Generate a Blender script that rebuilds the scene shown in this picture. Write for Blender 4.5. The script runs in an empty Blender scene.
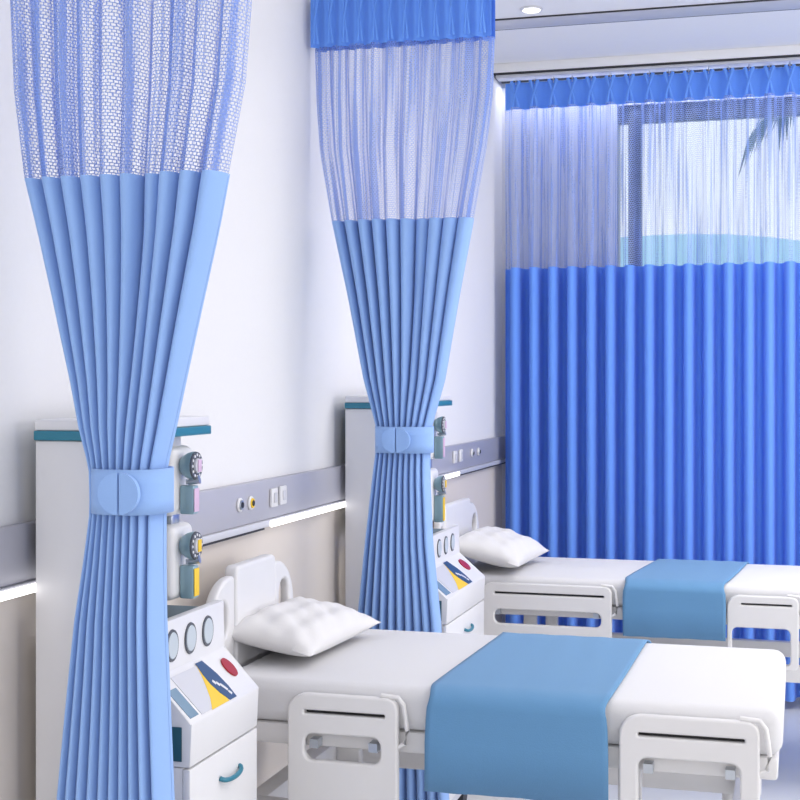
import bpy, bmesh, math, random
from mathutils import Vector, Matrix
PI = math.pi
scene = bpy.context.scene
col = scene.collection
# ------------------------------------------------------------------ camera
EYE = 1.5
F = 1400.0; HZ = 382.0
TH = math.atan(400.0 / F)
cd = bpy.data.cameras.new('camera'); cam = bpy.data.objects.new('camera', cd); col.objects.link(cam)
cd.sensor_width = 36; cd.lens = F / 800 * 36; cd.shift_y = -(400 - HZ) / 800
cam.location = (0, 0, EYE); cam.rotation_euler = (PI / 2, 0, TH)
cd.clip_start = 0.05; cd.clip_end = 500
scene.camera = cam
# ------------------------------------------------------------------ world, lights, exposure
w = bpy.data.worlds.new('world'); scene.world = w; w.use_nodes = True
wn = w.node_tree.nodes; wl = w.node_tree.links
bg = wn['Background']
tc = wn.new('ShaderNodeTexCoord'); sp = wn.new('ShaderNodeSeparateXYZ'); rp = wn.new('ShaderNodeValToRGB')
rp.color_ramp.elements[0].position = 0.0; rp.color_ramp.elements[0].color = (1, 1, 1, 1)
rp.color_ramp.elements[1].position = 0.6; rp.color_ramp.elements[1].color = (0.80, 0.89, 1, 1)
wl.new(tc.outputs['Generated'], sp.inputs[0]); wl.new(sp.outputs['Z'], rp.inputs[0]); wl.new(rp.outputs[0], bg.inputs[0])
bg.inputs[1].default_value = 1.25

def area(name, loc, rot, sx, sy, power, color=(1, 1, 1)):
    l = bpy.data.lights.new(name, 'AREA'); l.shape = 'RECTANGLE'; l.size = sx; l.size_y = sy
    l.energy = power; l.color = color
    o = bpy.data.objects.new(name, l); col.objects.link(o); o.location = loc; o.rotation_euler = rot
    return o
area('ceiling_fill_light', (1.1, 2.6, 3.0), (0, 0, 0), 2.6, 4.0, 31, (1, 0.955, 0.89))  # unseen fill lamp under the ceiling, added to brighten the room; no fixture
area('right_fill_light', (3.85, 3.6, 1.6), (0, math.radians(90), 0), 2.2, 5.6, 94, (1, 0.965, 0.91))  # added fill from the right side; that wall has no window
area('rear_fill_light', (0.6, -2.3, 1.7), (math.radians(90), 0, 0), 3.6, 2.2, 56, (1, 0.965, 0.91))  # fill lamp added behind the camera, no window there
area('far_fill_light', (1.2, 5.2, 2.99), (0, 0, 0), 2.8, 1.4, 58, (1, 0.955, 0.89))  # extra lamp added overhead to lift the dark window end
area('curtain_cove_light', (0.6, 6.80, 2.97), (0, 0, 0), 4.0, 0.05, 9, (1, 0.98, 0.96))
scene.view_settings.view_transform = 'Standard'; scene.view_settings.look = 'None'
scene.view_settings.exposure = -0.10; scene.view_settings.gamma = 1; scene.view_settings.use_curve_mapping = False
try:
    scene.cycles.transparent_max_bounces = 40; scene.cycles.max_bounces = 10
except Exception: pass

# ------------------------------------------------------------------ measuring helpers (photo angle -> place at a known depth)
def X(px, y):
    r = (px - 400) / F
    return y * (math.sin(-TH) + math.cos(TH) * r) / (math.cos(TH) + math.sin(TH) * r)
def Y(px, x):
    r = (px - 400) / F
    return x * (math.cos(TH) + math.sin(TH) * r) / (math.cos(TH) * r - math.sin(TH))
def dep(x, y): return -math.sin(TH) * x + math.cos(TH) * y
def Z(py, x, y): return EYE - (py - HZ) * dep(x, y) / F

# ------------------------------------------------------------------ materials
def lin(c):
    return tuple((v / 255 / 12.92) if v / 255 <= 0.04045 else ((v / 255 + 0.055) / 1.055) ** 2.4 for v in c) + (1,)
def mat(name, rgb, rough=0.5, metal=0.0, bump=0.0, scale=40, var=0.0, spec=0.5, emit=None, estr=1):
    m = bpy.data.materials.new(name); m.use_nodes = True
    nt = m.node_tree; b = nt.nodes['Principled BSDF']
    b.inputs['Base Color'].default_value = lin(rgb); b.inputs['Roughness'].default_value = rough
    b.inputs['Metallic'].default_value = metal; b.inputs['Specular IOR Level'].default_value = spec
    t = nt.nodes.new('ShaderNodeTexCoord'); n = nt.nodes.new('ShaderNodeTexNoise')
    n.inputs['Scale'].default_value = scale; n.inputs['Detail'].default_value = 4
    nt.links.new(t.outputs['Object'], n.inputs['Vector'])
    if var >= 0:
        mx = nt.nodes.new('ShaderNodeMixRGB'); mx.blend_type = 'MIX'
        a = lin(rgb); v = max(var, 0.015)
        mx.inputs[1].default_value = tuple(c * (1 - v) for c in a[:3]) + (1,)
        mx.inputs[2].default_value = tuple(min(1, c * (1 + v)) for c in a[:3]) + (1,)
        nt.links.new(n.outputs['Fac'], mx.inputs[0]); nt.links.new(mx.outputs[0], b.inputs['Base Color'])
    if bump > 0:
        bp = nt.nodes.new('ShaderNodeBump'); bp.inputs['Strength'].default_value = bump; bp.inputs['Distance'].default_value = 0.002
        nt.links.new(n.outputs['Fac'], bp.inputs['Height']); nt.links.new(bp.outputs[0], b.inputs['Normal'])
    if emit:
        b.inputs['Emission Color'].default_value = lin(emit); b.inputs['Emission Strength'].default_value = estr
    return m
def cloth(name, rgb, transl=0.12, bump=0.15):
    m = mat(name, rgb, 0.85, 0, bump, 350, 0.03, 0.15)
    nt = m.node_tree; b = nt.nodes['Principled BSDF']; out = nt.nodes['Material Output']
    b.inputs['Sheen Weight'].default_value = 0.15
    t = nt.nodes.new('ShaderNodeBsdfTranslucent'); t.inputs[0].default_value = lin(rgb)
    mx = nt.nodes.new('ShaderNodeMixShader'); mx.inputs[0].default_value = transl
    nt.links.new(b.outputs[0], mx.inputs[1]); nt.links.new(t.outputs[0], mx.inputs[2]); nt.links.new(mx.outputs[0], out.inputs[0])
    return m
def net(name, rgb, dense, bw, rh, mortar, lo, hi, fu):
    """knitted net: see-through cells between threads, with tighter knitted stripes running down the cloth"""
    m = cloth(name, rgb, 0.35, 0)
    nt = m.node_tree; out = nt.nodes['Material Output']; src = out.inputs[0].links[0].from_socket
    uv = nt.nodes.new('ShaderNodeUVMap'); br = nt.nodes.new('ShaderNodeTexBrick')
    br.offset = 0.5; br.inputs['Scale'].default_value = 1; br.inputs['Brick Width'].default_value = bw
    br.inputs['Row Height'].default_value = rh; br.inputs['Mortar Size'].default_value = mortar
    br.inputs['Mortar Smooth'].default_value = 0.1
    mp = nt.nodes.new('ShaderNodeMapping'); mp.inputs['Scale'].default_value = (fu, 1.3, 1)
    ns = nt.nodes.new('ShaderNodeTexNoise'); ns.inputs['Scale'].default_value = 1; ns.inputs['Detail'].default_value = 2
    mr = nt.nodes.new('ShaderNodeMapRange'); mr.inputs[1].default_value = lo; mr.inputs[2].default_value = hi; mr.inputs[4].default_value = 0.8
    mxm = nt.nodes.new('ShaderNodeMath'); mxm.operation = 'MAXIMUM'
    tr = nt.nodes.new('ShaderNodeBsdfTransparent'); mx = nt.nodes.new('ShaderNodeMixShader')
    L = nt.links.new
    wob = nt.nodes.new('ShaderNodeTexNoise'); wob.inputs['Scale'].default_value = 90; add = nt.nodes.new('ShaderNodeVectorMath'); add.operation = 'MULTIPLY_ADD'
    add.inputs[1].default_value = (0.006, 0.004, 0); L(uv.outputs[0], wob.inputs['Vector']); L(wob.outputs['Color'], add.inputs[0]); L(uv.outputs[0], add.inputs[2])
    L(add.outputs[0], br.inputs['Vector']); L(uv.outputs[0], mp.inputs[0]); L(mp.outputs[0], ns.inputs['Vector']); L(ns.outputs['Fac'], mr.inputs[0])
    L(br.outputs['Fac'], mxm.inputs[0]); L(mr.outputs[0], mxm.inputs[1]); L(mxm.outputs[0], mx.inputs[0])
    L(tr.outputs[0], mx.inputs[1]); L(src, mx.inputs[2]); L(mx.outputs[0], out.inputs[0])
    cm = nt.nodes.new('ShaderNodeMixRGB'); cm.inputs[1].default_value = lin(rgb); cm.inputs[2].default_value = lin(dense)
    L(mr.outputs[0], cm.inputs[0]); L(cm.outputs[0], nt.nodes['Principled BSDF'].inputs['Base Color'])
    return m
M = dict(
    wall=mat('wall_paint', (229, 229, 233), 0.8, bump=0.05, scale=120),
    lower=mat('lower_wall_panel', (220, 212, 206), 0.6, scale=8, var=0.02),
    ceil=mat('ceiling_paint', (246, 246, 248), 0.85, bump=0.04, scale=90),
    floor=mat('floor_vinyl', (214, 217, 222), 0.3, scale=3, var=0.04),
    white=mat('white_plastic', (226, 226, 230), 0.35, scale=20),
    enamel=mat('white_enamel', (228, 227, 229), 0.4, scale=15),
    teal=mat('teal_plastic', (46, 124, 148), 0.35, scale=20, var=0.03),
    dteal=mat('dark_teal_plastic', (38, 84, 100), 0.4, scale=20, var=0.03),
    grey=mat('grey_panel', (182, 182, 193), 0.4, 0.15, scale=6, var=0.03),
    ltgrey=mat('light_grey_trim', (206, 207, 216), 0.4, scale=12),
    dark=mat('dark_gap', (52, 52, 58), 0.6, scale=10),
    frame=mat('dark_window_frame', (70, 80, 98), 0.45, 0.2, scale=10),
    metal=mat('brushed_metal', (190, 196, 204), 0.28, 0.8, scale=60, var=0.05),
    bell=mat('blue_grey_metal', (152, 182, 194), 0.3, 0.2, scale=40, var=0.04),
    dial=mat('dark_dial_ring', (92, 96, 104), 0.4, 0.2, scale=30),
    pink=mat('pink_label', (214, 184, 214), 0.5, scale=60, var=0.04),
    yellow=mat('yellow_label', (240, 200, 48), 0.5, scale=60, var=0.04),
    navy=mat('navy_sticker', (36, 74, 122), 0.5, scale=40, var=0.03),
    red=mat('red_button', (168, 26, 40), 0.3, scale=40, var=0.03),
    lens=mat('grey_lens', (196, 206, 216), 0.2, scale=40),
    black=mat('black_socket', (34, 36, 42), 0.5, scale=40),
    screen=mat('blue_grey_display', (122, 150, 172), 0.25, scale=40),
    sheet=cloth('white_cotton', (226, 226, 230), 0.02, 0.1),
    pillow=cloth('white_pillowcase', (228, 227, 229), 0.02, 0.15),
    throw=cloth('steel_blue_cloth', (104, 152, 196), 0.02, 0.25),
    drape=cloth('light_blue_polyester', (150, 186, 242), 0.03, 0.08),
    header=cloth('blue_header_tape', (112, 164, 252), 0.03, 0.08),
    wdrape=cloth('bright_blue_polyester', (114, 164, 255), 0.14, 0.08),
    net=net('knitted_blue_net', (160, 180, 232), (112, 148, 232), 0.0064, 0.0058, 0.0008, 0.42, 0.60, 85),
    wnet=net('fine_blue_net', (182, 200, 246), (130, 164, 245), 0.011, 0.009, 0.0011, 0.46, 0.68, 50),
    lamp=mat('lit_diffuser', (255, 255, 255), 0.5, emit=(255, 250, 244), estr=2.2),
    spot=mat('lit_downlight', (255, 255, 255), 0.5, emit=(255, 253, 250), estr=5.0),
    rubber=mat('dark_rubber', (62, 66, 74), 0.7, scale=40),
    leaf=mat('palm_leaf', (52, 92, 66), 0.6, scale=8, var=0.15),
    trunk=mat('palm_trunk', (128, 110, 92), 0.8, bump=0.5, scale=10, var=0.2),
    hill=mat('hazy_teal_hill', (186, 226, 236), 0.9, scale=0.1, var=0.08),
    lawn=mat('pale_ground', (190, 205, 190), 0.9, scale=0.5, var=0.08),
)
g = bpy.data.materials.new('window_glass'); g.use_nodes = True
b = g.node_tree.nodes['Principled BSDF']; b.inputs['Roughness'].default_value = 0.02
b.inputs['Base Color'].default_value = (0.93, 0.98, 1, 1); b.inputs['Transmission Weight'].default_value = 1; b.inputs['IOR'].default_value = 1.05
M['glass'] = g

# ------------------------------------------------------------------ object helpers
def link(name, me, m, parent=None):
    o = bpy.data.objects.new(name, me); col.objects.link(o)
    if m is not None and len(me.materials) == 0: me.materials.append(m)
    if parent is not None: o.parent = parent
    return o
def thing(name, label, cat, loc=(0, 0, 0), group=None):
    o = bpy.data.objects.new(name, None); col.objects.link(o); o.location = loc
    o.empty_display_size = 0.05
    return tag(o, label, cat, group)
def tag(o, label, cat, group=None):
    o['label'] = label; o['category'] = cat
    if group: o['group'] = group
    return o
def struct(o): o['kind'] = 'structure'; return o
def smooth(me, ang=40):
    for p in me.polygons: p.use_smooth = True
    try: me.set_sharp_from_angle(angle=math.radians(ang))
    except Exception: pass
class MB:
    """collects shapes for ONE mesh"""
    def __init__(s): s.bm = bmesh.new()
    def box(s, x0, y0, z0, x1, y1, z1, bev=0.0, seg=2):
        r = bmesh.ops.create_cube(s.bm, size=1)
        vs = r['verts']
        for v in vs:
            v.co = Vector(((x0 + x1) / 2 + v.co.x * (x1 - x0), (y0 + y1) / 2 + v.co.y * (y1 - y0), (z0 + z1) / 2 + v.co.z * (z1 - z0)))
        if bev > 0:
            es = set(e for v in vs for e in v.link_edges)
            bmesh.ops.bevel(s.bm, geom=list(es), offset=bev, segments=seg, profile=0.5, affect='EDGES')
        return s
    def grid(s, nu, nv, f, uvf=None, closed=False):
        uvl = s.bm.loops.layers.uv.verify()
        vs = [[s.bm.verts.new(f(i / nu, j / nv)) for j in range(nv + 1)] for i in range(nu + (0 if closed else 1))]
        for i in range(nu):
            for j in range(nv):
                i2 = (i + 1) % len(vs)
                fc = s.bm.faces.new((vs[i][j], vs[i2][j], vs[i2][j + 1], vs[i][j + 1]))
                if uvf:
                    for lp, (a, b_) in zip(fc.loops, ((i, j), (i + 1, j), (i + 1, j + 1), (i, j + 1))):
                        lp[uvl].uv = uvf(a / nu, b_ / nv)
        return vs
    def tube(s, pts, rad, n=10, cap=True):
        pts = [Vector(p) for p in pts]
        rads = rad if isinstance(rad, (list, tuple)) else [rad] * len(pts)
        rings = []
        up = Vector((0, 0, 1))
        for i, p in enumerate(pts):
            t = (pts[min(i + 1, len(pts) - 1)] - pts[max(i - 1, 0)]).normalized()
            a = t.cross(up)
            if a.length < 1e-3: a = t.cross(Vector((0, 1, 0)))
            a.normalize(); b_ = t.cross(a).normalized()
            rings.append([s.bm.verts.new(p + (a * math.cos(k * 2 * PI / n) + b_ * math.sin(k * 2 * PI / n)) * rads[i]) for k in range(n)])
        for i in range(len(rings) - 1):
            for k in range(n):
                s.bm.faces.new((rings[i][k], rings[i][(k + 1) % n], rings[i + 1][(k + 1) % n], rings[i + 1][k]))
        if cap:
            s.bm.faces.new(rings[0][::-1]); s.bm.faces.new(rings[-1])
        return s
    def lathe(s, prof, o, axis='X', n=28, sx=1.0):
        """prof: list of (distance along axis, radius)"""
        o = Vector(o); rings = []
        for d, r in prof:
            ring = []
            for k in range(n):
                a = k * 2 * PI / n
                c, q = r * math.cos(a) * sx, r * math.sin(a)
                ring.append(s.bm.verts.new(o + (Vector((d, c, q)) if axis == 'X' else Vector((c, d, q)) if axis == 'Y' else Vector((c, q, d)))))
            rings.append(ring)
        for i in range(len(rings) - 1):
            for k in range(n):
                s.bm.faces.new((rings[i][k], rings[i][(k + 1) % n], rings[i + 1][(k + 1) % n], rings[i + 1][k]))
        s.bm.faces.new(rings[0][::-1]); s.bm.faces.new(rings[-1])
        return s
    def prism(s, poly, mapf, a, b_, bev=0.0):
        """poly of 2D points, mapf(u,v,w) -> 3D, extruded w from a to b_"""
        A = [s.bm.verts.new(mapf(u, v, a)) for u, v in poly]; B = [s.bm.verts.new(mapf(u, v, b_)) for u, v in poly]
        n = len(poly); fs = [s.bm.faces.new(A), s.bm.faces.new(B[::-1])]
        for i in range(n): fs.append(s.bm.faces.new((A[i], B[i], B[(i + 1) % n], A[(i + 1) % n])))
        if bev > 0:
            es = set(e for f_ in fs for e in f_.edges)
            bmesh.ops.bevel(s.bm, geom=list(es), offset=bev, segments=2, profile=0.5, affect='EDGES')
        return s
    def build(s, name, m, parent=None, sm=True, ang=40):
        bmesh.ops.recalc_face_normals(s.bm, faces=s.bm.faces)
        me = bpy.data.meshes.new(name); s.bm.to_mesh(me); s.bm.free()
        if sm: smooth(me, ang)
        return link(name, me, m, parent)
def rrect(u0, v0, u1, v1, r, n=6):
    if not isinstance(r, (list, tuple)): r = [r] * 4            # corners: (u0,v0),(u1,v0),(u1,v1),(u0,v1)
    out = []
    for (cx, cy, a0, rr) in ((u0 + r[0], v0 + r[0], PI, r[0]), (u1 - r[1], v0 + r[1], 1.5 * PI, r[1]), (u1 - r[2], v1 - r[2], 0, r[2]), (u0 + r[3], v1 - r[3], .5 * PI, r[3])):
        for k in range(n + 1):
            a = a0 + k / n * PI / 2
            out.append((cx + rr * math.cos(a), cy + rr * math.sin(a)))
    return out
def plate(name, outer, holes, thick, bev, mtx, m, parent):
    """a flat board with openings cut through it, rounded edges"""
    cu = bpy.data.curves.new(name, 'CURVE'); cu.dimensions = '2D'; cu.fill_mode = 'BOTH'
    cu.extrude = max(thick / 2 - bev, 0.0005); cu.bevel_depth = bev; cu.bevel_resolution = 2; cu.offset = -bev
    for loop in [outer] + holes:
        sp_ = cu.splines.new('POLY'); sp_.points.add(len(loop) - 1); sp_.use_cyclic_u = True
        for i, (u, v) in enumerate(loop): sp_.points[i].co = (u, v, 0, 1)
    tmp = bpy.data.objects.new('tmp', cu); col.objects.link(tmp)
    dg = bpy.context.evaluated_depsgraph_get()
    me = bpy.data.meshes.new_from_object(tmp.evaluated_get(dg))
    bpy.data.objects.remove(tmp); me.transform(mtx); me.name = name
    me.materials.clear(); smooth(me, 35)
    return link(name, me, m, parent)
def MXZ(y):   # drawing plane u=x, v=z at depth y
    return Matrix(((1, 0, 0, 0), (0, 0, -1, y), (0, 1, 0, 0), (0, 0, 0, 1)))
def MYZ(x):   # drawing plane u=y, v=z at x
    return Matrix(((0, 0, 1, x), (1, 0, 0, 0), (0, 1, 0, 0), (0, 0, 0, 1)))
def interp(tab, t):
    if t <= tab[0][0]: return tab[0][1:]
    for a, b_ in zip(tab, tab[1:]):
        if t <= b_[0]:
            k = (t - a[0]) / (b_[0] - a[0]); return tuple(p + (q - p) * k for p, q in zip(a[1:], b_[1:]))
    return tab[-1][1:]

# ================================================================== THE ROOM
WX = -1.43; WY = 6.86; CZ = 3.04; RX = 4.0; BY = -2.5
struct(MB().box(WX - 0.1, BY - 0.1, -0.1, RX + 0.1, WY + 0.1, 0).build('floor', M['floor']))
struct(MB().box(WX - 0.1, BY - 0.1, CZ, RX + 0.1, WY + 0.1, CZ + 0.1).build('ceiling', M['ceil']))
lw = struct(MB().box(WX - 0.1, BY, 1.10, WX, WY, CZ).build('wall_left', M['wall']))
struct(MB().box(WX - 0.1, BY, 0, WX, WY, 1.10).build('wall_left_lower', M['lower']))
struct(MB().box(RX, BY, 0, RX + 0.1, WY, CZ).build('wall_right', M['wall']))
struct(MB().box(WX - 0.1, BY - 0.1, 0, RX + 0.1, BY, CZ).build('wall_rear', M['wall']))
wx0 = X(617, WY); wz1 = 2.85; wz0 = 0.45; wx1 = 2.6
fw = MB()
fw.box(WX - 0.1, WY, 0, wx0, WY + 0.14, CZ); fw.box(wx1, WY, 0, RX + 0.1, WY + 0.14, CZ)
fw.box(wx0, WY, wz1, wx1, WY + 0.14, CZ); fw.box(wx0, WY, 0, wx1, WY + 0.14, wz0)
struct(fw.build('wall_front', M['wall'], sm=False))
win = bpy.data.objects.new('window_1', None); col.objects.link(win); struct(win); win.location = (0, 0, 0)
fr = MB(); yA, yB = WY + 0.02, WY + 0.08
fr.box(wx0, yA, wz1 - 0.085, wx1, yB, wz1, 0.004); fr.box(wx0, yA, wz0, wx1, yB, wz0 + 0.07, 0.004)
mx = X(634, WY)
for xx in (mx, 0.9, wx1 - 0.03): fr.box(xx - 0.03, yA - 0.005, wz0, xx + 0.03, yB + 0.005, wz1 - 0.01, 0.004)
fr.build('window_frame', M['frame'], win)
MB().box(wx0, WY + 0.045, wz0 + 0.05, wx1, WY + 0.051, wz1 - 0.05).build('pane', M['glass'], win, sm=False)
struct(MB().box(WX, BY, 0, WX + 0.012, WY, 0.09, 0.003).build('baseboard_left', M['ltgrey']))
# ceiling slot with its two dark lines, seen above the drapes
ys = 5.83
struct(MB().box(WX + 0.01, ys, CZ - 0.008, RX, ys + 0.15, CZ - 0.0005, 0.003).build('trim_1', M['ltgrey']))
struct(MB().box(WX + 0.01, ys - 0.008, CZ - 0.006, RX, ys - 0.001, CZ - 0.0005).build('trim_2', M['dark']))
struct(MB().box(WX + 0.01, ys + 0.151, CZ - 0.006, RX, ys + 0.163, CZ - 0.0005).build('trim_3', M['dark']))
zq = Z(70, -1.2, 6.64)
struct(MB().box(WX + 0.001, 6.64, zq, RX - 0.001, WY - 0.001, CZ - 0.0005, 0.002).build('trim_4', M['ceil']))
struct(MB().box(WX + 0.001, 6.646, zq - 0.007, RX - 0.001, WY - 0.001, zq - 0.0005).build('trim_5', M['dark']))

# outside
struct(MB().box(-60, WY + 0.6, -0.3, 80, 130, -0.2).build('ground', M['lawn'], sm=False))
hm = MB()
def hf(u, v):
    x = -40 + 110 * u; h = 7.0 + 1.6 * math.sin(u * 9 + 0.6) + 0.8 * math.sin(u * 23) + 2.0 * u
    return Vector((x, 60 + 20 * v, -0.25 + (h + 1.2) * math.sin(PI * v)))
hm.grid(60, 12, hf); struct(hm.build('hills', M['hill']))

# ================================================================== WALL SERVICE PANEL
def bedhead_unit(y0, y1, lit0, lit1, label):
    t = thing('wall_service_panel', label, 'wall panel', (WX, (y0 + y1) / 2, 1.1))
    L = lambda mb, n, m, **k: mb_local(mb, n, m, t, **k)
    L(MB().box(WX, y0, 1.122, WX + 0.022, y1, 1.232, 0.004), 'panel_face', M['grey'])
    L(MB().box(WX, y0, 1.103, WX + 0.030, y1, 1.1215, 0.003), 'ledge', M['ltgrey'])
    for a, b_ in ((y0, lit0 - 0.02), (lit1 + 0.02, y1)):
        if b_ - a > 0.02: L(MB().box(WX + 0.001, a, 1.096, WX + 0.022, b_, 1.1025), 'shadow_gap', M['dark'])
    o = L(MB().box(WX + 0.0305, lit0, 1.101, WX + 0.036, lit1, 1.118, 0.002), 'light_strip', M['lamp'])
    o['label'] = 'glowing white light strip'
    return t
def mb_local(mb, name, m, parent, **k):
    """build in world coordinates, then hang under the parent without moving"""
    o = mb.build(name, m, parent, **k); o.data.transform(Matrix.Translation(-parent.location)); return o
def plate_local(name, outer, holes, th_, bev, mtx, m, parent):
    o = plate(name, outer, holes, th_, bev, mtx, m, parent); o.data.transform(Matrix.Translation(-parent.location)); return o
bedhead_unit(0.2, 2.60, 0.4, 2.58, 'long grey wall panel behind the nearer tower, with round gas sockets')
bedhead_unit(2.605, WY - 0.01, Y(272, WX + 0.036), Y(460, WX + 0.036), 'long grey wall panel behind the farther tower, ending at the room corner')

def gas_outlet(px, py, ring, label, group):
    y = Y(px, WX + 0.02); z = Z(py, WX + 0.02, y)
    t = thing('gas_outlet', label, 'wall socket', (WX + 0.0225, y, z), group)
    MB().lathe([(0, 0.018), (0.004, 0.019), (0.007, 0.016), (0.007, 0.011)], (0, 0, 0)).build('bezel', M['white'], t)
    MB().lathe([(0.0072, 0.0135), (0.010, 0.0125), (0.010, 0.008)], (0, 0, 0)).build('collar', M[ring], t)
    MB().lathe([(0.0102, 0.008), (0.012, 0.0075)], (0, 0, 0)).build('socket_hole', M['black'], t)
def switch(px, py, label, group):
    y = Y(px, WX + 0.02); z = Z(py, WX + 0.02, y)
    t = thing('wall_switch', label, 'wall switch', (WX + 0.0225, y, z), group)
    MB().box(0, -0.0245, -0.026, 0.008, 0.0245, 0.026, 0.003).build('cover_plate', M['white'], t)
    MB().box(0.008, -0.011, -0.014, 0.011, 0.011, 0.014, 0.002).build('rocker', M['ltgrey'], t)
gas_outlet(238, 505, 'metal', 'left gas socket with pale grey ring on the nearer wall panel', 'gas sockets')
gas_outlet(249, 503, 'yellow', 'gas socket with yellow ring on the nearer wall panel', 'gas sockets')
gas_outlet(471, 453, 'metal', 'left gas socket of the far pair, near the room corner', 'gas sockets')
gas_outlet(477.5, 451.5, 'metal', 'right gas socket of the far pair, closest to the room corner', 'gas sockets')
switch(271.8, 497.5, 'left white switch plate beside the yellow ringed gas socket', 'wall switches')
switch(280.6, 495, 'right white switch plate above the start of the light strip', 'wall switches')
switch(453.5, 457, 'left white switch plate beside the far tower gauges', 'wall switches')
switch(459.5, 455.5, 'right white switch plate beside the far gas sockets', 'wall switches')

# downlight
t = thing('downlight', 'small round recessed downlight lit in the ceiling above the far bed', 'ceiling light', (-1.065, 5.70, CZ))
MB().lathe([(-0.001, 0.048), (-0.006, 0.046), (-0.008, 0.036)], (0, 0, 0), 'Z').build('trim_ring', M['white'], t)
MB().lathe([(-0.0085, 0.036), (-0.010, 0.034)], (0, 0, 0), 'Z').build('diffuser', M['spot'], t)

# ================================================================== CURTAINS
def pleat_mesh(h, w, d):
    mb = MB()                                    # two folds that cross at the stitched waist
    for sg in (-1, 1):
        pts = []; rad = []
        for k in range(13):
            v = k / 12; q = 1 - v / 0.5                       # 1 at the top, 0 at the waist, -1 at the hem
            pts.append((sg * w * (abs(q) ** 0.85) * (1 if q > 0 else -0.8), -d * (0.45 + 0.35 * (1 - abs(q))) - 0.002 * sg * (1 - abs(q)), -h * 0.995 * v))
            rad.append(w * (0.22 + 0.24 * abs(q)))
        mb.tube(pts, rad, 12)
    bmesh.ops.recalc_face_normals(mb.bm, faces=mb.bm.faces)
    me = bpy.data.meshes.new('pleat'); mb.bm.to_mesh(me); mb.bm.free(); smooth(me, 70); me.materials.append(M['header'])
    return me
def hook_mesh(s=1.0):
    mb = MB(); mb.tube([(0, 0, 0.0), (0, 0, 0.012 * s), (0, 0.004 * s, 0.018 * s), (0, 0.004 * s, 0.024 * s)], 0.0022 * s, 6)
    bmesh.ops.recalc_face_normals(mb.bm, faces=mb.bm.faces)
    me = bpy.data.meshes.new('hook'); mb.bm.to_mesh(me); mb.bm.free(); smooth(me, 70); me.materials.append(M['white'])
    return me

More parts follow.
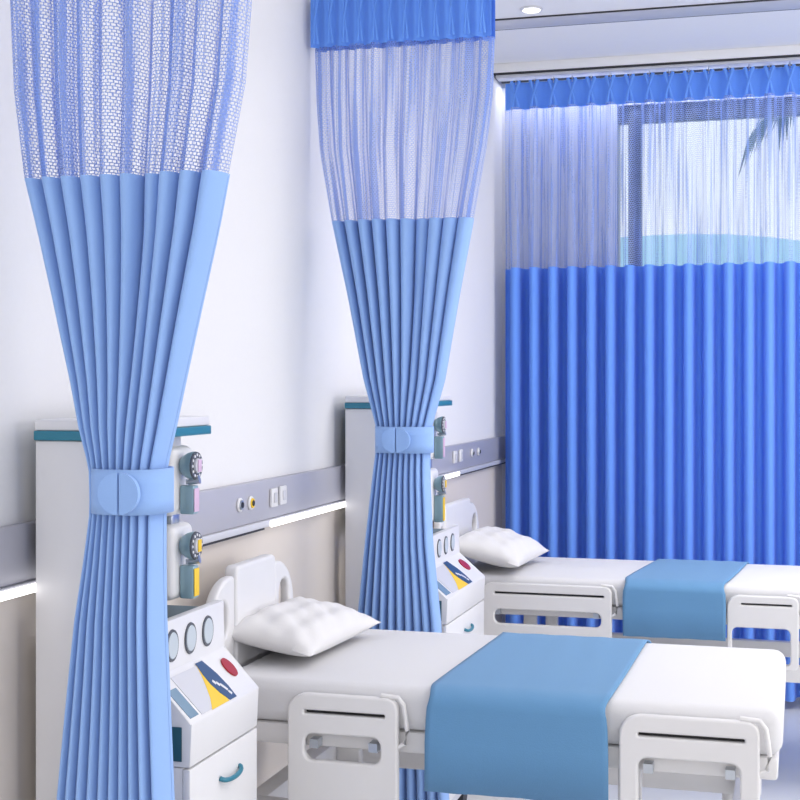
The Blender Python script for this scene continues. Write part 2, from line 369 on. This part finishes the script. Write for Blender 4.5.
def tied_curtain(y0, sil, ztop, zhead, znet, tie, btn, zlow, n, npl, label, seed):
    """sil: [(z, xl, xr)] rising in z; tie = (z0, z1, xl, xr)"""
    xm = (tie[2] + tie[3]) / 2
    t = thing('privacy_curtain', label, 'curtain', (xm, y0, 0), 'tied back curtains')
    rnd = random.Random(seed); ph = [rnd.uniform(0, 6.28) for _ in range(6)]
    tz = (tie[0] + tie[1]) / 2
    def shape(u, z, side):
        xl, xr = interp(sil, z)
        near = math.exp(-((z - tz) / 0.22) ** 2)
        wv = 0.014 * math.sin(2 * PI * 1.5 * u + ph[0]) + 0.007 * math.sin(2 * PI * 3.3 * u + ph[1])
        uu = u + wv * math.sin(PI * u)
        phi = 2 * PI * n * uu
        k = 0.95
        xx = (phi - k * math.sin(phi)) / (2 * PI * n)
        x = xl + (xr - xl) * min(max(xx, 0), 1)
        a = 0.045 + 0.012 * math.sin(5 * u + ph[2]) * (1 - near)
        a = a * (1 - 0.35 * near)
        top = max(0.0, min(1.0, (z - (zhead - 0.30)) / 0.30)); a = a * (1 - 0.55 * top)
        mid = math.exp(-((u - 0.62) / 0.045) ** 2) * max(0, min(1, (z - tz - 0.1) * 3)) * 0.022
        env = math.sqrt(max(0.0, 1 - (2 * u - 1) ** 2)) ** 0.8
        bul = (0.024 + 0.014 * near) * env
        fold = a * (1 - math.cos(phi)) / 2
        yy = -bul - fold * (0.55 + 0.45 * env) + mid
        if side > 0: yy = bul * 0.8 + a * 0.6 * (1 - math.cos(phi + 0.8 * math.sin(PI * u))) / 2 * env + 0.001
        return Vector((x - xm, yy, z))
    def sheet(mb, za, zb, side, nv):
        cw = n * 0.085
        mb.grid(n * 18, nv, lambda u, v: shape(u, za + (zb - za) * v, side), lambda u, v: (u * cw + side * 3.3, za + (zb - za) * v))
    d = MB(); sheet(d, zlow, znet, -1, 70); sheet(d, zlow, znet, 1, 70); d.build('drape', M['drape'], t, ang=180)
    d = MB(); sheet(d, znet, zhead, -1, 40)
    o = d.build('net_panel', M['net'], t, ang=180); o['label'] = 'see-through knitted blue net upper part'
    # header band with pinched pleats
    hd = MB(); sheet_h = ztop - zhead
    def hf_(u, v, off):
        xl, xr = interp(sil, zhead)
        amp = 0.004 - 0.008 * math.cos(2 * PI * npl * u)
        return Vector((xl + (xr - xl) * u - xm, -0.042 + amp + off, zhead - 0.004 + (sheet_h + 0.004) * v))
    hd.grid(npl * 10, 6, lambda u, v: hf_(u, v, 0)); hd.grid(npl * 10, 6, lambda u, v: hf_(u, v, 0.05))
    hd.build('header', M['header'], t, ang=180)
    xl, xr = interp(sil, zhead)
    pm = pleat_mesh(sheet_h, (xr - xl) / npl * 0.17, 0.030); hk = hook_mesh()
    for k in range(npl):
        x = xl + (xr - xl) * (k + 0.5) / npl - xm
        o = link('pleat', pm, None, t); o.location = (x, -0.050, ztop)
        o = link('hook', hk, None, t); o.location = (x, -0.020, ztop - 0.012)
    # tieback
    tb = MB(); cx = 0; rx = (tie[3] - tie[2]) / 2; ry = 0.066
    def tf(u, v):
        a = 2 * PI * u; c, s_ = math.cos(a), math.sin(a)
        p = 2.4
        r = (abs(c) ** p + abs(s_) ** p) ** (-1 / p)
        return Vector((rx * r * c, -0.012 + ry * r * s_ * (1.0), tie[0] + (tie[1] - tie[0]) * v))
    tb.grid(64, 3, tf, closed=True)
    # a hemmed lip on both rims
    tbo = tb.build('tieback', M['drape'], t, ang=60)
    sd = tbo.modifiers.new('thick', 'SOLIDIFY'); sd.thickness = 0.004; sd.offset = 1
    bx0, bx1, bz0, bz1 = btn
    bt = MB(); cxb = (bx0 + bx1) / 2 - xm; czb = (bz0 + bz1) / 2; rxb = (bx1 - bx0) / 2; rzb = (bz1 - bz0) / 2
    yb = -0.012 - ry - 0.004
    for sgn in (-1, 1):
        poly = [(0.0012 * sgn, -rzb)]
        for k in range(21):
            a = -PI / 2 + PI * k / 20
            poly.append((sgn * (0.0012 + (rxb - 0.0012) * math.cos(a)), rzb * math.sin(a)))
        poly = poly[1:]
        bt.prism(poly, lambda u, v, w_: Vector((cxb + u, w_, czb + v)), yb - 0.010, yb - 0.0005, 0.002)
    bto = bt.build('button', M['drape'], tbo); bto['label'] = 'large round split button'
    return t

def sil_from(px, y0):
    out = []
    for (py, a, b_) in px:
        x0, x1 = X(a, y0 - 0.015), X(b_, y0 + 0.015)
        out.append((Z(py, (x0 + x1) / 2, y0), x0, x1))
    return sorted(out)
yc = 2.26
s1 = sil_from([(-420, 10, 262), (0, 13, 256), (90, 17, 249), (178, 28, 232), (230, 41, 222), (300, 57, 206), (380, 74, 188), (430, 83, 177), (467, 93, 168), (510, 94, 167), (560, 88, 167), (617, 80, 168), (800, 62, 176), (1200, 40, 190)], yc)
zz = lambda py, y, px=(130): Z(py, X(px, y), y)
tied_curtain(yc, s1, 2.63, 2.49, zz(178, yc), (zz(511, yc), zz(467, yc), X(92, yc - 0.04), X(164.5, yc - 0.02)),
             (X(98, yc - 0.09), X(138.5, yc - 0.09), zz(510, yc), zz(469, yc)), 0.04, 10, 13,
             'nearest tied back blue curtain at left, in front of the nearer tower', 3)
yd = 4.02
s2 = sil_from([(0, 312, 497), (45, 314, 496), (100, 316, 494), (150, 320, 488), (221, 332, 475), (300, 349, 460), (380, 364, 446), (425, 376, 433), (452, 376, 431), (477, 373, 431), (542, 366, 434), (620, 358, 442), (900, 345, 455)], yd)
tied_curtain(yd, s2, zz(-6, yd, 400), zz(44, yd, 400), zz(221, yd, 400), (zz(452, yd, 400), zz(426, yd, 400), X(375, yd - 0.04), X(431, yd - 0.02)),
             (X(381, yd - 0.09), X(410, yd - 0.09), zz(451, yd, 400), zz(427, yd, 400)), 0.04, 10, 12,
             'second tied back blue curtain, in front of the farther tower', 8)
def rail(y, z, label, x1, grp=None):
    t = thing('curtain_rail', label, 'curtain rail', (WX, y, z), grp)
    MB().box(0.005, -0.014, 0, x1 - WX, 0.014, 0.022, 0.003).build('track', M['ltgrey'], t)
    for k in range(3):
        MB().tube([(0.3 + k * 1.1, 0, 0.0215), (0.3 + k * 1.1, 0, CZ - z - 0.0005)], 0.006, 10).build('hanger_rod', M['white'], t)
rail(yc, 2.643, 'ceiling hung rail of the nearest curtain, out over the room', 2.0)
rail(yd, zz(-6, yd, 400) + 0.012, 'ceiling hung rail carrying the second tied back curtain', 2.0)

# window curtain: one straight pleated sheet
yw = 6.69
t = thing('window_curtain', 'wide straight pleated blue curtain drawn across the far window', 'curtain', (X(504.5, yw), yw, 0))
xl = X(504.5, yw); xr = 2.9; per = (X(790, yw) - X(516, yw)) / 14; off = (X(516, yw) - xl) / per; npw = int((xr - xl) / per); xr = xl + per * npw
zt = Z(83, xl, yw); zh = Z(109, xl, yw); zn = Z(268.5, xl, yw)
def wsh(u, z):
    phi = 2 * PI * (npw * u - off)
    x = per * (phi + 0.12 * math.sin(phi) + 0.35 * math.sin(2 * phi)) / (2 * PI) + off * per
    k = 1 + 0.15 * math.sin(phi * 0.37 + 1) * (zt - z)
    yy = 0.058 * math.cos(phi) * (1.0 - 0.25 * min(1, max(0, (z - zn) / 0.8)))
    return Vector((x, -yy, z))
for nm, za, zb, m in (('drape', 0.04, zn, 'wdrape'), ('net_panel', zn, zh, 'wnet')):
    mb = MB(); mb.grid(npw * 20, 12, lambda u, v: wsh(u, za + (zb - za) * v), lambda u, v: (u * npw * 0.18, za + (zb - za) * v))
    o = mb.build(nm, M[m], t, ang=180)
    if nm == 'net_panel': o['label'] = 'see-through fine blue net upper part'
mb = MB(); mb.grid(npw * 10, 4, lambda u, v: Vector((per * npw * u, 0.012 - 0.012 * math.cos(2 * PI * (npw * u - off)), zh - 0.004 + (zt - zh + 0.004) * v)))
mb.build('header', M['header'], t, ang=180)
pm = pleat_mesh(zt - zh, per * 0.20, 0.030); hk = hook_mesh(1.2)
for k in range(npw):
    o = link('pleat', pm, None, t); o.location = (per * (k + off), -0.006, zt)
    o = link('hook', hk, None, t); o.location = (per * (k + off), -0.003, zt - 0.012)
t2 = thing('curtain_rail', 'ceiling mounted rail above the far window curtain', 'curtain rail', (WX, yw, zt + 0.018))
MB().box(0.01, -0.035, 0, RX - WX - 0.01, 0.05, zq - 0.0075 - zt - 0.0185, 0.004).build('track', M['ltgrey'], t2)

# ================================================================== INSTRUMENT TOWERS
def tower(y0, y1, zc, capx, yi, con, label, name_pos, dz):
    """y0..y1 along the wall, zc cap height, yi gauges' y, con=(front x, step x)"""
    t = thing('medical_tower', label, 'medical equipment tower', ((WX + capx) / 2, (y0 + y1) / 2, 0), 'medical towers')
    L = lambda mb, n, m, par=t, **k: _loc(mb, n, m, par, t, **k)
    def _loc(mb, n, m, par, root, **k):
        o = mb.build(n, m, par, **k); o.data.transform(Matrix.Translation(-root.location)); return o
    xb = WX + 0.028 + 0.012
    # cabinet side board facing the curtain and slim back board
    L(MB().box(xb, y0, 0.10, capx - 0.03, y0 + 0.066, zc - 0.0185, 0.004), 'side_board', M['white'])
    L(MB().box(xb, y0 + 0.0705, 1.01 + dz, xb + 0.06, y1 - 0.03, zc - 0.0185, 0.004), 'back_board', M['dteal'])
    L(MB().box(xb, y0 - 0.006, zc - 0.018, capx, y1, zc, 0.002), 'teal_band', M['teal'])
    L(MB().box(xb, y0 - 0.004, zc + 0.0003, capx - 0.003, y1 - 0.002, zc + 0.021, 0.004, 3), 'cap', M['white'])
    # two rounded instrument housings with gauges
    hx = capx - 0.02
    for k, (za, zb, lab) in enumerate((con['h1'] + ('pink',), con['h2'] + ('yellow',))):
        h = MB().box(hx - 0.06, yi - 0.055, za, hx, yi + 0.055, zb, 0.018, 4)
        ho = L(h, 'instrument_housing', M['white'])
        L(MB().box(hx - 0.055, yi - 0.060, za + 0.012, hx - 0.03, yi - 0.0555, zb - 0.012, 0.003), 'housing_trim', M['bell'], ho)
        zd = zb - (zb - za) * 0.28; yd_ = yi - 0.01
        bell = L(MB().lathe([(0, 0.008), (0.006, 0.018), (0.018, 0.026), (0.030, 0.029), (0.034, 0.029)], (hx - 0.004, yd_, zd)), 'gauge', M['bell'], t)
        L(MB().lathe([(0.0342, 0.029), (0.038, 0.028), (0.038, 0.015)], (hx - 0.004, yd_, zd)), 'dial_ring', M['dial'], bell)
        dots = MB()
        for q in range(12):
            a = q * PI / 6
            dots.lathe([(0.0382, 0.0032), (0.0392, 0.0028)], (hx - 0.004, yd_ + 0.0222 * math.cos(a), zd + 0.0222 * math.sin(a)), n=8)
        L(dots, 'dial_marks', M['white'], bell)
        L(MB().lathe([(0.0382, 0.0155), (0.042, 0.015)], (hx - 0.004, yd_, zd)), 'dial_face', M['ltgrey'], bell)
        L(MB().box(hx + 0.0382, yd_ - 0.006, zd - 0.0125, hx + 0.0405, yd_ + 0.010, zd + 0.0125, 0.001), 'dial_knob', M[lab], bell)
        # neck, tap and canister below the gauge
        c0 = zd - 0.040
        L(MB().tube([(hx + 0.014, yd_, zd - 0.028), (hx + 0.014, yd_, c0 + 0.002)], 0.005, 10), 'neck', M['metal'], bell)
        L(MB().tube([(hx + 0.014, yd_, c0 + 0.006), (hx + 0.038, yd_ + 0.004, c0 + 0.012)], [0.006, 0.009], 12), 'tap', M['metal'], bell)
        can = L(MB().box(hx + 0.001, yd_ - 0.014, za + 0.003, hx + 0.032, yd_ + 0.014, c0, 0.004), 'canister', M['bell'])
        L(MB().box(hx + 0.0322, yd_ - 0.012, za + 0.008, hx + 0.034, yd_ + 0.012, c0 - 0.006, 0.0008), 'canister_label', M[lab], can)
    L(MB().box(hx - 0.045, yi - 0.02, con['h2'][1] - 0.004, hx - 0.018, yi + 0.02, con['h1'][0] + 0.006, 0.003), 'connector', M['metal'])
    L(MB().box(hx - 0.040, yi - 0.02, con['h1'][1] - 0.004, hx - 0.015, yi + 0.02, zc - 0.0185, 0.003), 'top_post', M['ltgrey'])
    # console body
    cf, cs = con['front'], con['step']
    zt_, zs, zl, zd0 = 0.985 + dz, 0.885 + dz, 0.805 + dz, 0.722 + dz
    ya, yb_ = con['y0'], y1 + 0.02
    prof = [(xb, zd0 + 0.001), (cf - 0.004, zd0 + 0.001), (cf, zl), (cs, zs), (cs, zt_), (cs - 0.02, zt_), (cs - 0.02, zt_ - 0.02), (xb, zt_ - 0.02)]
    bx = L(MB().prism(prof, lambda u, v, w_: Vector((u, w_, v)), ya, yb_, 0.0025), 'console', M['white'], ang=30)
    L(MB().box(xb + 0.071, ya + 0.01, zt_ - 0.0195, cs - 0.0205, yb_ - 0.01, zt_ - 0.014), 'console_tray', M['dteal'], bx)
    L(MB().box(cf - 0.16, ya - 0.003, zd0 + 0.012, cf - 0.02, ya - 0.0002, zl - 0.006, 0.001), 'side_panel', M['dteal'], bx)
    for k in range(3):
        yq = ya + (yb_ - ya) * (con['p0'] + con['dp'] * k)
        L(MB().lathe([(0.0005, 0.032), (0.003, 0.031), (0.003, 0.026)], (cs, yq, (zt_ + zs) / 2), sx=0.85), 'port_ring', M['dial'], bx)
        L(MB().lathe([(0.0032, 0.0262), (0.0045, 0.025)], (cs, yq, (zt_ + zs) / 2), sx=0.85), 'port_lens', M['lens'], bx)
    # sloping face artwork: coordinates p (0..1 along y), q (0..1 from top edge down)
    nrm = Vector((zs - zl, 0, cf - cs)).normalized()
    def S(p, q, w_):
        return Vector((cs + (cf - cs) * q, ya + (yb_ - ya) * p, zs + (zl - zs) * q)) + nrm * w_
    L(MB().prism([(0.17, 0.10), (0.17, 0.93), (0.60, 0.93), (0.54, 0.10)], S, 0.0004, 0.0010), 'control_label', M['ltgrey'], bx)
    L(MB().prism([(0.525, 0.08), (0.49, 0.30), (0.44, 0.52), (0.38, 0.75), (0.30, 0.95), (0.55, 0.95), (0.53, 0.6), (0.53, 0.3), (0.55, 0.08)], S, 0.0012, 0.0016), 'yellow_stripe', M['yellow'], bx)
    L(MB().prism([(0.525, 0.06), (0.505, 0.30), (0.50, 0.52), (0.52, 0.75), (0.56, 0.95), (0.66, 0.95), (0.67, 0.7), (0.66, 0.4), (0.62, 0.06)], S, 0.0018, 0.0022), 'navy_stripe', M['navy'], bx)
    sq = MB()
    for (p_, q_) in ((0.535, 0.50), (0.56, 0.56), (0.585, 0.62), (0.60, 0.70), (0.61, 0.80)):
        sq.prism([(p_, q_), (p_ + 0.012, q_ + 0.08), (p_ + 0.035, q_ + 0.05), (p_ + 0.02, q_ - 0.03)], S, 0.0024, 0.0027)
    L(sq, 'sticker_marks', M['white'], bx)
    L(MB().prism([(0.03, 0.30), (0.03, 0.90), (0.14, 0.90), (0.14, 0.30)], S, 0.0004, 0.0012), 'display', M['screen'], bx)
    L(MB().prism([(0.85 + 0.055 * math.cos(a * PI / 10), 0.40 + 0.21 * math.sin(a * PI / 10)) for a in range(20)], S, 0.0004, 0.004), 'emergency_button', M['red'], bx)['label'] = 'dark red oval button'
    # drawers
    for (za, zb) in ((0.53 + dz, 0.721 + dz), (0.335 + dz, 0.528 + dz), (0.14, 0.333 + dz)):
        L(MB().box(xb, ya + 0.002, za, cf - 0.020, yb_ - 0.002, zb, 0.002), 'drawer_box', M['white'])
        dr = L(MB().box(cf - 0.0195, ya, za + 0.002, cf - 0.004, yb_, zb - 0.002, 0.003), 'drawer', M['white'])
        ym = (ya + yb_) / 2 + 0.02; zh_ = zb - 0.055
        L(MB().tube([(cf - 0.004 + 0.012 * math.sin(PI * q / 12) ** 0.7, ym - 0.05 * math.cos(PI * q / 12), zh_ - 0.009 * math.sin(PI * q / 12)) for q in range(13)], 0.005, 8), 'handle', M['teal'], dr)
    L(MB().box(xb, ya + 0.02, 0.085, cf - 0.03, yb_ - 0.02, 0.139, 0.004), 'base', M['ltgrey'])
    for xx in (xb + 0.04, cf - 0.07):
        for yy in (ya + 0.06, yb_ - 0.06):
            c = L(MB().lathe([(-0.012, 0.026), (-0.010, 0.030), (0.010, 0.030), (0.012, 0.026)], (xx, yy, 0.03)), 'castor', M['rubber'])
            L(MB().box(xx - 0.018, yy - 0.01, 0.031, xx - 0.0125, yy + 0.01, 0.0845), 'castor_fork', M['metal'], c)
    return t
T1 = dict(h1=(Z(517, -1.22, 2.6), Z(447, -1.22, 2.6)), h2=(Z(602, -1.22, 2.6), Z(526, -1.22, 2.6)), front=-1.10, step=-1.18, y0=2.425, p0=0.24, dp=0.25)
tower(Y(35, WX + 0.04), 2.745, Z(427.5, -1.2, 2.6), -1.20, 2.65, T1, 'nearer white tower with teal cap and gauges behind the nearest curtain', 0, 0.05)
T2 = dict(h1=(Z(459, -1.22, 4.74), Z(411, -1.22, 4.74)), h2=(Z(522, -1.22, 4.74), Z(468, -1.22, 4.74)), front=-1.084, step=-1.18, y0=4.35, p0=0.47, dp=0.17)
tower(Y(345, WX + 0.04), 4.885, 1.434, -1.20, 4.72, T2, 'farther white tower with teal cap, round ports and blue yellow sticker', 0, 0.0)

# ================================================================== BEDS
def bed(x0, x1, y0, y1, zm, rails, label, head):
    t = thing('hospital_bed', label, 'bed', ((x0 + x1) / 2, (y0 + y1) / 2, 0), 'hospital beds')
    def L(mb, n, m, par=t, **k):
        o = mb.build(n, m, par, **k); o.data.transform(Matrix.Translation(-t.location)); return o
    def P(n, outer, holes, th_, bev, mtx, m, par=t):
        o = plate(n, outer, holes, th_, bev, mtx, m, par); o.data.transform(Matrix.Translation(-t.location)); return o
    mt = MB().box(x0 + 0.02, y0, zm - 0.10, x1, y1, zm, 0.030, 4)
    L(mt, 'mattress', M['sheet'])
    L(MB().box(x0 + 0.01, y0 + 0.01, zm - 0.150, x1 - 0.01, y1 - 0.01, zm - 0.101, 0.008), 'platform', M['enamel'])
    f = MB(); zf = zm - 0.36
    for yy in (y0 + 0.06, y1 - 0.10): f.box(x0 + 0.04, yy, zf, x1 - 0.06, yy + 0.04, zf + 0.06, 0.004)
    for xx in (x0 + 0.06, x1 - 0.12): f.box(xx, y0 + 0.1005, zf, xx + 0.05, y1 - 0.1005, zf + 0.06, 0.004)
    for xx in (x0 + 0.3, x1 - 0.35):
        for yy in (y0 + 0.065, y1 - 0.095): f.box(xx, yy, zf + 0.061, xx + 0.05, yy + 0.03, zm - 0.1505, 0.003)
    L(f, 'bed_frame', M['enamel'])
    for xx in (x0 + 0.12, x1 - 0.14):
        for yy in (y0 + 0.08, y1 - 0.08):
            lg = L(MB().tube([(xx, yy, 0.085), (xx, yy, zf - 0.0005)], 0.017, 14), 'leg', M['enamel'])
            w_ = MB().lathe([(-0.012, 0.036), (-0.009, 0.042), (0.009, 0.042), (0.012, 0.036)], (xx + 0.02, yy, 0.042), 'Y')
            L(w_, 'castor', M['rubber'], lg)
            L(MB().box(xx - 0.01, yy + 0.0125, 0.03, xx + 0.03, yy + 0.018, 0.086, 0.001).box(xx - 0.018, yy - 0.018, 0.079, xx + 0.02, yy + 0.0185, 0.087, 0.001), 'castor_fork', M['metal'], lg)
    # headboard: centre board with a grab loop at each side
    hz, hy0, hy1, ey0, ey1 = head
    hb = P('headboard', rrect(hy0, zm - 0.12, hy1, hz, 0.018), [], 0.034, 0.008, MYZ(x0 - 0.002), M['white'])
    for s, e, mid in ((hy0 - 0.002, ey0, 0), (hy1 + 0.002, ey1, 1)):
        a, b_ = min(s, e), max(s, e); wd = b_ - a
        rr = [0.01, 0.01, wd * 0.85 if mid else 0.01, 0.01 if mid else wd * 0.85]
        hole = rrect(a + wd * 0.24, hz - 0.165, b_ - wd * 0.28, hz - 0.075, wd * 0.23)
        P('grab_loop', rrect(a, zm - 0.10, b_, hz - 0.022, rr, 10), [hole], 0.026, 0.008, MYZ(x0 - 0.002), M['white'], hb)
    for (ra, rb, ztop, near, slot, op) in rails:
        yy = y0 - 0.022 if near else y1 + 0.022
        zb = zm - 0.30
        r = P('side_rail', rrect(ra, zb, rb, ztop, [0.02, 0.02, 0.028, 0.045]), [rrect(*op), rrect(*slot)], 0.022, 0.005, MXZ(yy), M['enamel'])
        L(MB().box(ra + 0.02, yy + (0.0115 if near else -0.0135), slot[1] - 0.004, rb - 0.02, yy + (0.0135 if near else -0.0115), slot[3] + 0.004), 'slot_backing', M['dark'], r, sm=False)
        for xx in (ra + 0.05, rb - 0.07):
            L(MB().box(xx, min(yy, y0 + 0.02) if near else y1 - 0.02, zm - 0.145, xx + 0.02, (y0 + 0.009) if near else yy - 0.0115, zm - 0.125), 'rail_bracket', M['metal'], r)
        if near:   # bent bar along the rail end
            L(MB().tube([(rb - 0.04, yy, ztop + 0.004), (rb, yy, ztop + 0.001), (rb + 0.012, yy, ztop - 0.015), (rb + 0.02, yy, ztop - 0.07), (rb + 0.014, yy, ztop - 0.10), (rb - 0.002, yy, ztop - 0.11)], 0.0055, 10), 'end_bar', M['enamel'], r)
    return t
# far bed
zm3 = 0.755; ya, yb = 5.28, 5.93
ry = ya - 0.022
def rail_spec(pa, pb, y, zt_, near=True, o=(612, 625)):
    a, b_ = X(pa, y), X(pb, y)
    return (a, b_, zt_, near, (a + 0.05, zt_ - 0.042, b_ - 0.03, zt_ - 0.034, 0.003), (a + 0.05, zt_ - 0.155, b_ - 0.04, zt_ - 0.100, 0.022))
r3 = [rail_spec(482, 612, ry, 0.733)]
a, b_ = X(727, ry), X(799, ry)
r3.append((a, b_, 0.722, True, (a + 0.05, 0.687, b_ - 0.025, 0.694, 0.003), (a + 0.018, 0.47, b_ - 0.03, 0.605, 0.02)))
bed(-1.33, 0.62, ya, yb, zm3, r3, 'farthest white hospital bed, below the window curtain', (1.02, 5.25, 5.67, 5.17, 5.86))
# nearer bed
zm2 = 0.815; yc0, yc1 = 3.02, 3.74
ry2 = yc0 - 0.022
r2 = [(-1.12, -0.86, zm2 - 0.02, True, (-1.08, zm2 - 0.065, -0.89, zm2 - 0.057, 0.003), (-1.08, zm2 - 0.17, -0.90, zm2 - 0.11, 0.02)),
      (-0.37, -0.08, zm2 - 0.02, True, (-0.33, zm2 - 0.065, -0.11, zm2 - 0.057, 0.003), (-0.33, zm2 - 0.22, -0.12, zm2 - 0.11, 0.02))]
bed(-1.33, X(786, yc1 - 0.03), yc0, yc1, zm2, r2, 'nearer white hospital bed, between the two towers', (1.052, 3.16, 3.425, 3.01, 3.57))

def pillow(cx, cy, cz, lx, ly, h, tilt, rz, label, seed):
    rnd = random.Random(seed); mb = MB(); ps = [rnd.uniform(0, 6) for _ in range(4)]
    def f(side):
        def g_(u, v):
            a, b_ = 2 * u - 1, 2 * v - 1
            pin = 1 - 0.10 * (1 - abs(a) ** 2) * abs(b_) ** 3
            pin2 = 1 - 0.10 * (1 - abs(b_) ** 2) * abs(a) ** 3
            th_ = ((1 - abs(a) ** 2.6) * (1 - abs(b_) ** 2.6))
            th_ = max(th_, 0) ** 0.55
            wr = 0.006 * math.sin(9 * a + 4 * b_ + ps[0]) * math.sin(5 * b_ - 3 * a + ps[1]) + 0.003 * math.sin(17 * b_ + 8 * a + ps[2])
            edge = (1 - th_)
            return Vector((a * lx / 2 * pin2, b_ * ly / 2 * pin, side * (h / 2 * th_) * (1.0 if side > 0 else 0.75) + wr * th_ * (side > 0)))
        return g_
    mb.grid(36, 36, f(1)); mb.grid(36, 36, f(-1))
    bmesh.ops.remove_doubles(mb.bm, verts=mb.bm.verts, dist=0.0004)
    o = mb.build('pillow', M['pillow'], None, ang=75); o.location = (cx, cy, cz); o.rotation_euler = (0, tilt, rz)
    return tag(o, label, 'pillow', 'bed pillows')
pillow(-1.165, 5.51, zm3 + 0.078, 0.31, 0.53, 0.13, math.radians(13), math.radians(-3), 'plump white pillow on the farthest bed, under its headboard', 2)
pillow(-1.225, 3.37, zm2 + 0.058, 0.26, 0.50, 0.105, math.radians(9), math.radians(-3), 'plump white pillow on the nearer bed between the towers', 5)

def throw(x0, x1, y0, y1, zm, zhem, zback, label, skew, seed):
    rnd = random.Random(seed); p0, p1 = rnd.uniform(0, 6), rnd.uniform(0, 6)
    r = 0.036; e = 0.0045
    path = [(y0 - e - 0.036, zhem), (y0 - e - 0.036, (zhem + zm) / 2), (y0 - e - 0.034, zm - r - 0.02)]
    for k in range(9):
        a = PI - k / 8 * PI / 2
        path.append((y0 - e - 0.034 + (r + 0.034) * (1 + math.cos(a)), zm + e - r + r * math.sin(a)))
    ym = [y0 + (y1 - y0) * q for q in (0.3, 0.5, 0.7, 0.85)]
    path += [(y, zm + e) for y in ym]
    for k in range(9):
        a = PI / 2 - k / 8 * PI / 2
        path.append((y1 + e - r + r * math.cos(a), zm + e - r + r * math.sin(a)))
    path += [(y1 + e, zm - r - 0.03), (y1 + e, zback)]
    n = len(path) - 1
    mb = MB()
    def f(u, v):
        i = v * n; k = min(int(i), n - 1); q = i - k
        y = path[k][0] + (path[k + 1][0] - path[k][0]) * q; z = path[k][1] + (path[k + 1][1] - path[k][1]) * q
        sk = skew * (y - y0) / (y1 - y0) if y > y0 else 0
        side = max(0, (zm - 0.03 - z) / 0.2)
        return Vector((x0 + (x1 - x0) * u + sk + 0.004 * math.sin(5 * v * PI + p0) * (1 if u > 0.5 else -1),
                       y - (0.003 * math.sin(9 * u + p1) * side if y < y0 + 0.1 else -0.002 * side), z + 0.0012 * math.sin(14 * u + 6 * v + p1) ** 2))
    mb.grid(30, n, f)
    o = mb.build('throw_blanket', M['throw'], None, ang=180)
    s = o.modifiers.new('thick', 'SOLIDIFY'); s.thickness = 0.004; s.offset = 1
    c = Vector(((x0 + x1) / 2, (y0 + y1) / 2, zm)); o.data.transform(Matrix.Translation(-c)); o.location = c
    return tag(o, label, 'blanket', 'folded bed throws')
throw(X(624, ya - 0.03), X(725, ya - 0.03), ya, yb, zm3, 0.555, 0.62, 'steel blue throw blanket hanging over the side of the farthest bed', 0.065, 1)
throw(-0.79, -0.395, yc0, yc1, zm2, 0.60, 0.68, 'steel blue throw blanket laid across the nearer bed', 0.015, 4)

# ================================================================== PALM OUTSIDE
pt = thing('palm_tree', 'palm tree outside, its dark frond tips showing through the net', 'palm tree', (1.2, 12.0, -0.08), None)
MB().tube([(0.25, 0, 0), (0.12, 0, 1.5), (0.03, 0, 3), (0, 0, 4.55)], [0.17, 0.13, 0.12, 0.11], 14).build('trunk', M['trunk'], pt)
rnd = random.Random(11)
def frond(az, ln, rise, droop):
    mb = MB(); pts = []
    for k in range(15):
        s = k / 14; r = ln * s
        pts.append(Vector((r * math.cos(az), r * math.sin(az), 4.5 + rise * math.sin(s * 1.6) - droop * s * s)))
    mb.tube(pts, [0.022 * (1 - 0.8 * k / 14) for k in range(15)], 6)
    for k in range(2, 15):
        for sub in range(3):
            for sg in (-1, 1):
                s = min(k + sub / 3, 14) ; i = min(int(s), 13); p = pts[i].lerp(pts[i + 1], s - i)
                tdir = (pts[min(i + 1, 14)] - pts[i]).normalized()
                side = tdir.cross(Vector((0, 0, 1))).normalized() * sg
                L_ = 0.55 * (1 - 0.4 * abs(s / 14 - 0.4)) * rnd.uniform(0.8, 1.1)
                d = (tdir * 0.75 + side * 0.7 + Vector((0, 0, -0.45))).normalized()
                wv = tdir.cross(d).cross(d).normalized() * 0.022
                a_ = mb.bm.verts.new(p - wv * 0.5); b2 = mb.bm.verts.new(p + d * L_ * 0.5 - wv); c_ = mb.bm.verts.new(p + d * L_ + Vector((0, 0, -0.08))); e_ = mb.bm.verts.new(p + d * L_ * 0.5 + wv)
                mb.bm.faces.new((a_, b2, c_, e_))
    return mb.build('frond', M['leaf'], pt, sm=False)
for az, ln, rise, dr in ((PI * 1.02, 1.55, 0.25, 1.05), (PI * 0.80, 1.7, 0.5, 0.9), (PI * 1.25, 1.6, 0.5, 0.8), (0.3, 1.7, 0.5, 0.9), (-0.6, 1.7, 0.5, 0.9), (1.2, 1.7, 0.6, 0.9), (2.0, 1.6, 0.5, 0.8), (-1.5, 1.7, 0.6, 0.8)):
    frond(az, ln, rise, dr)
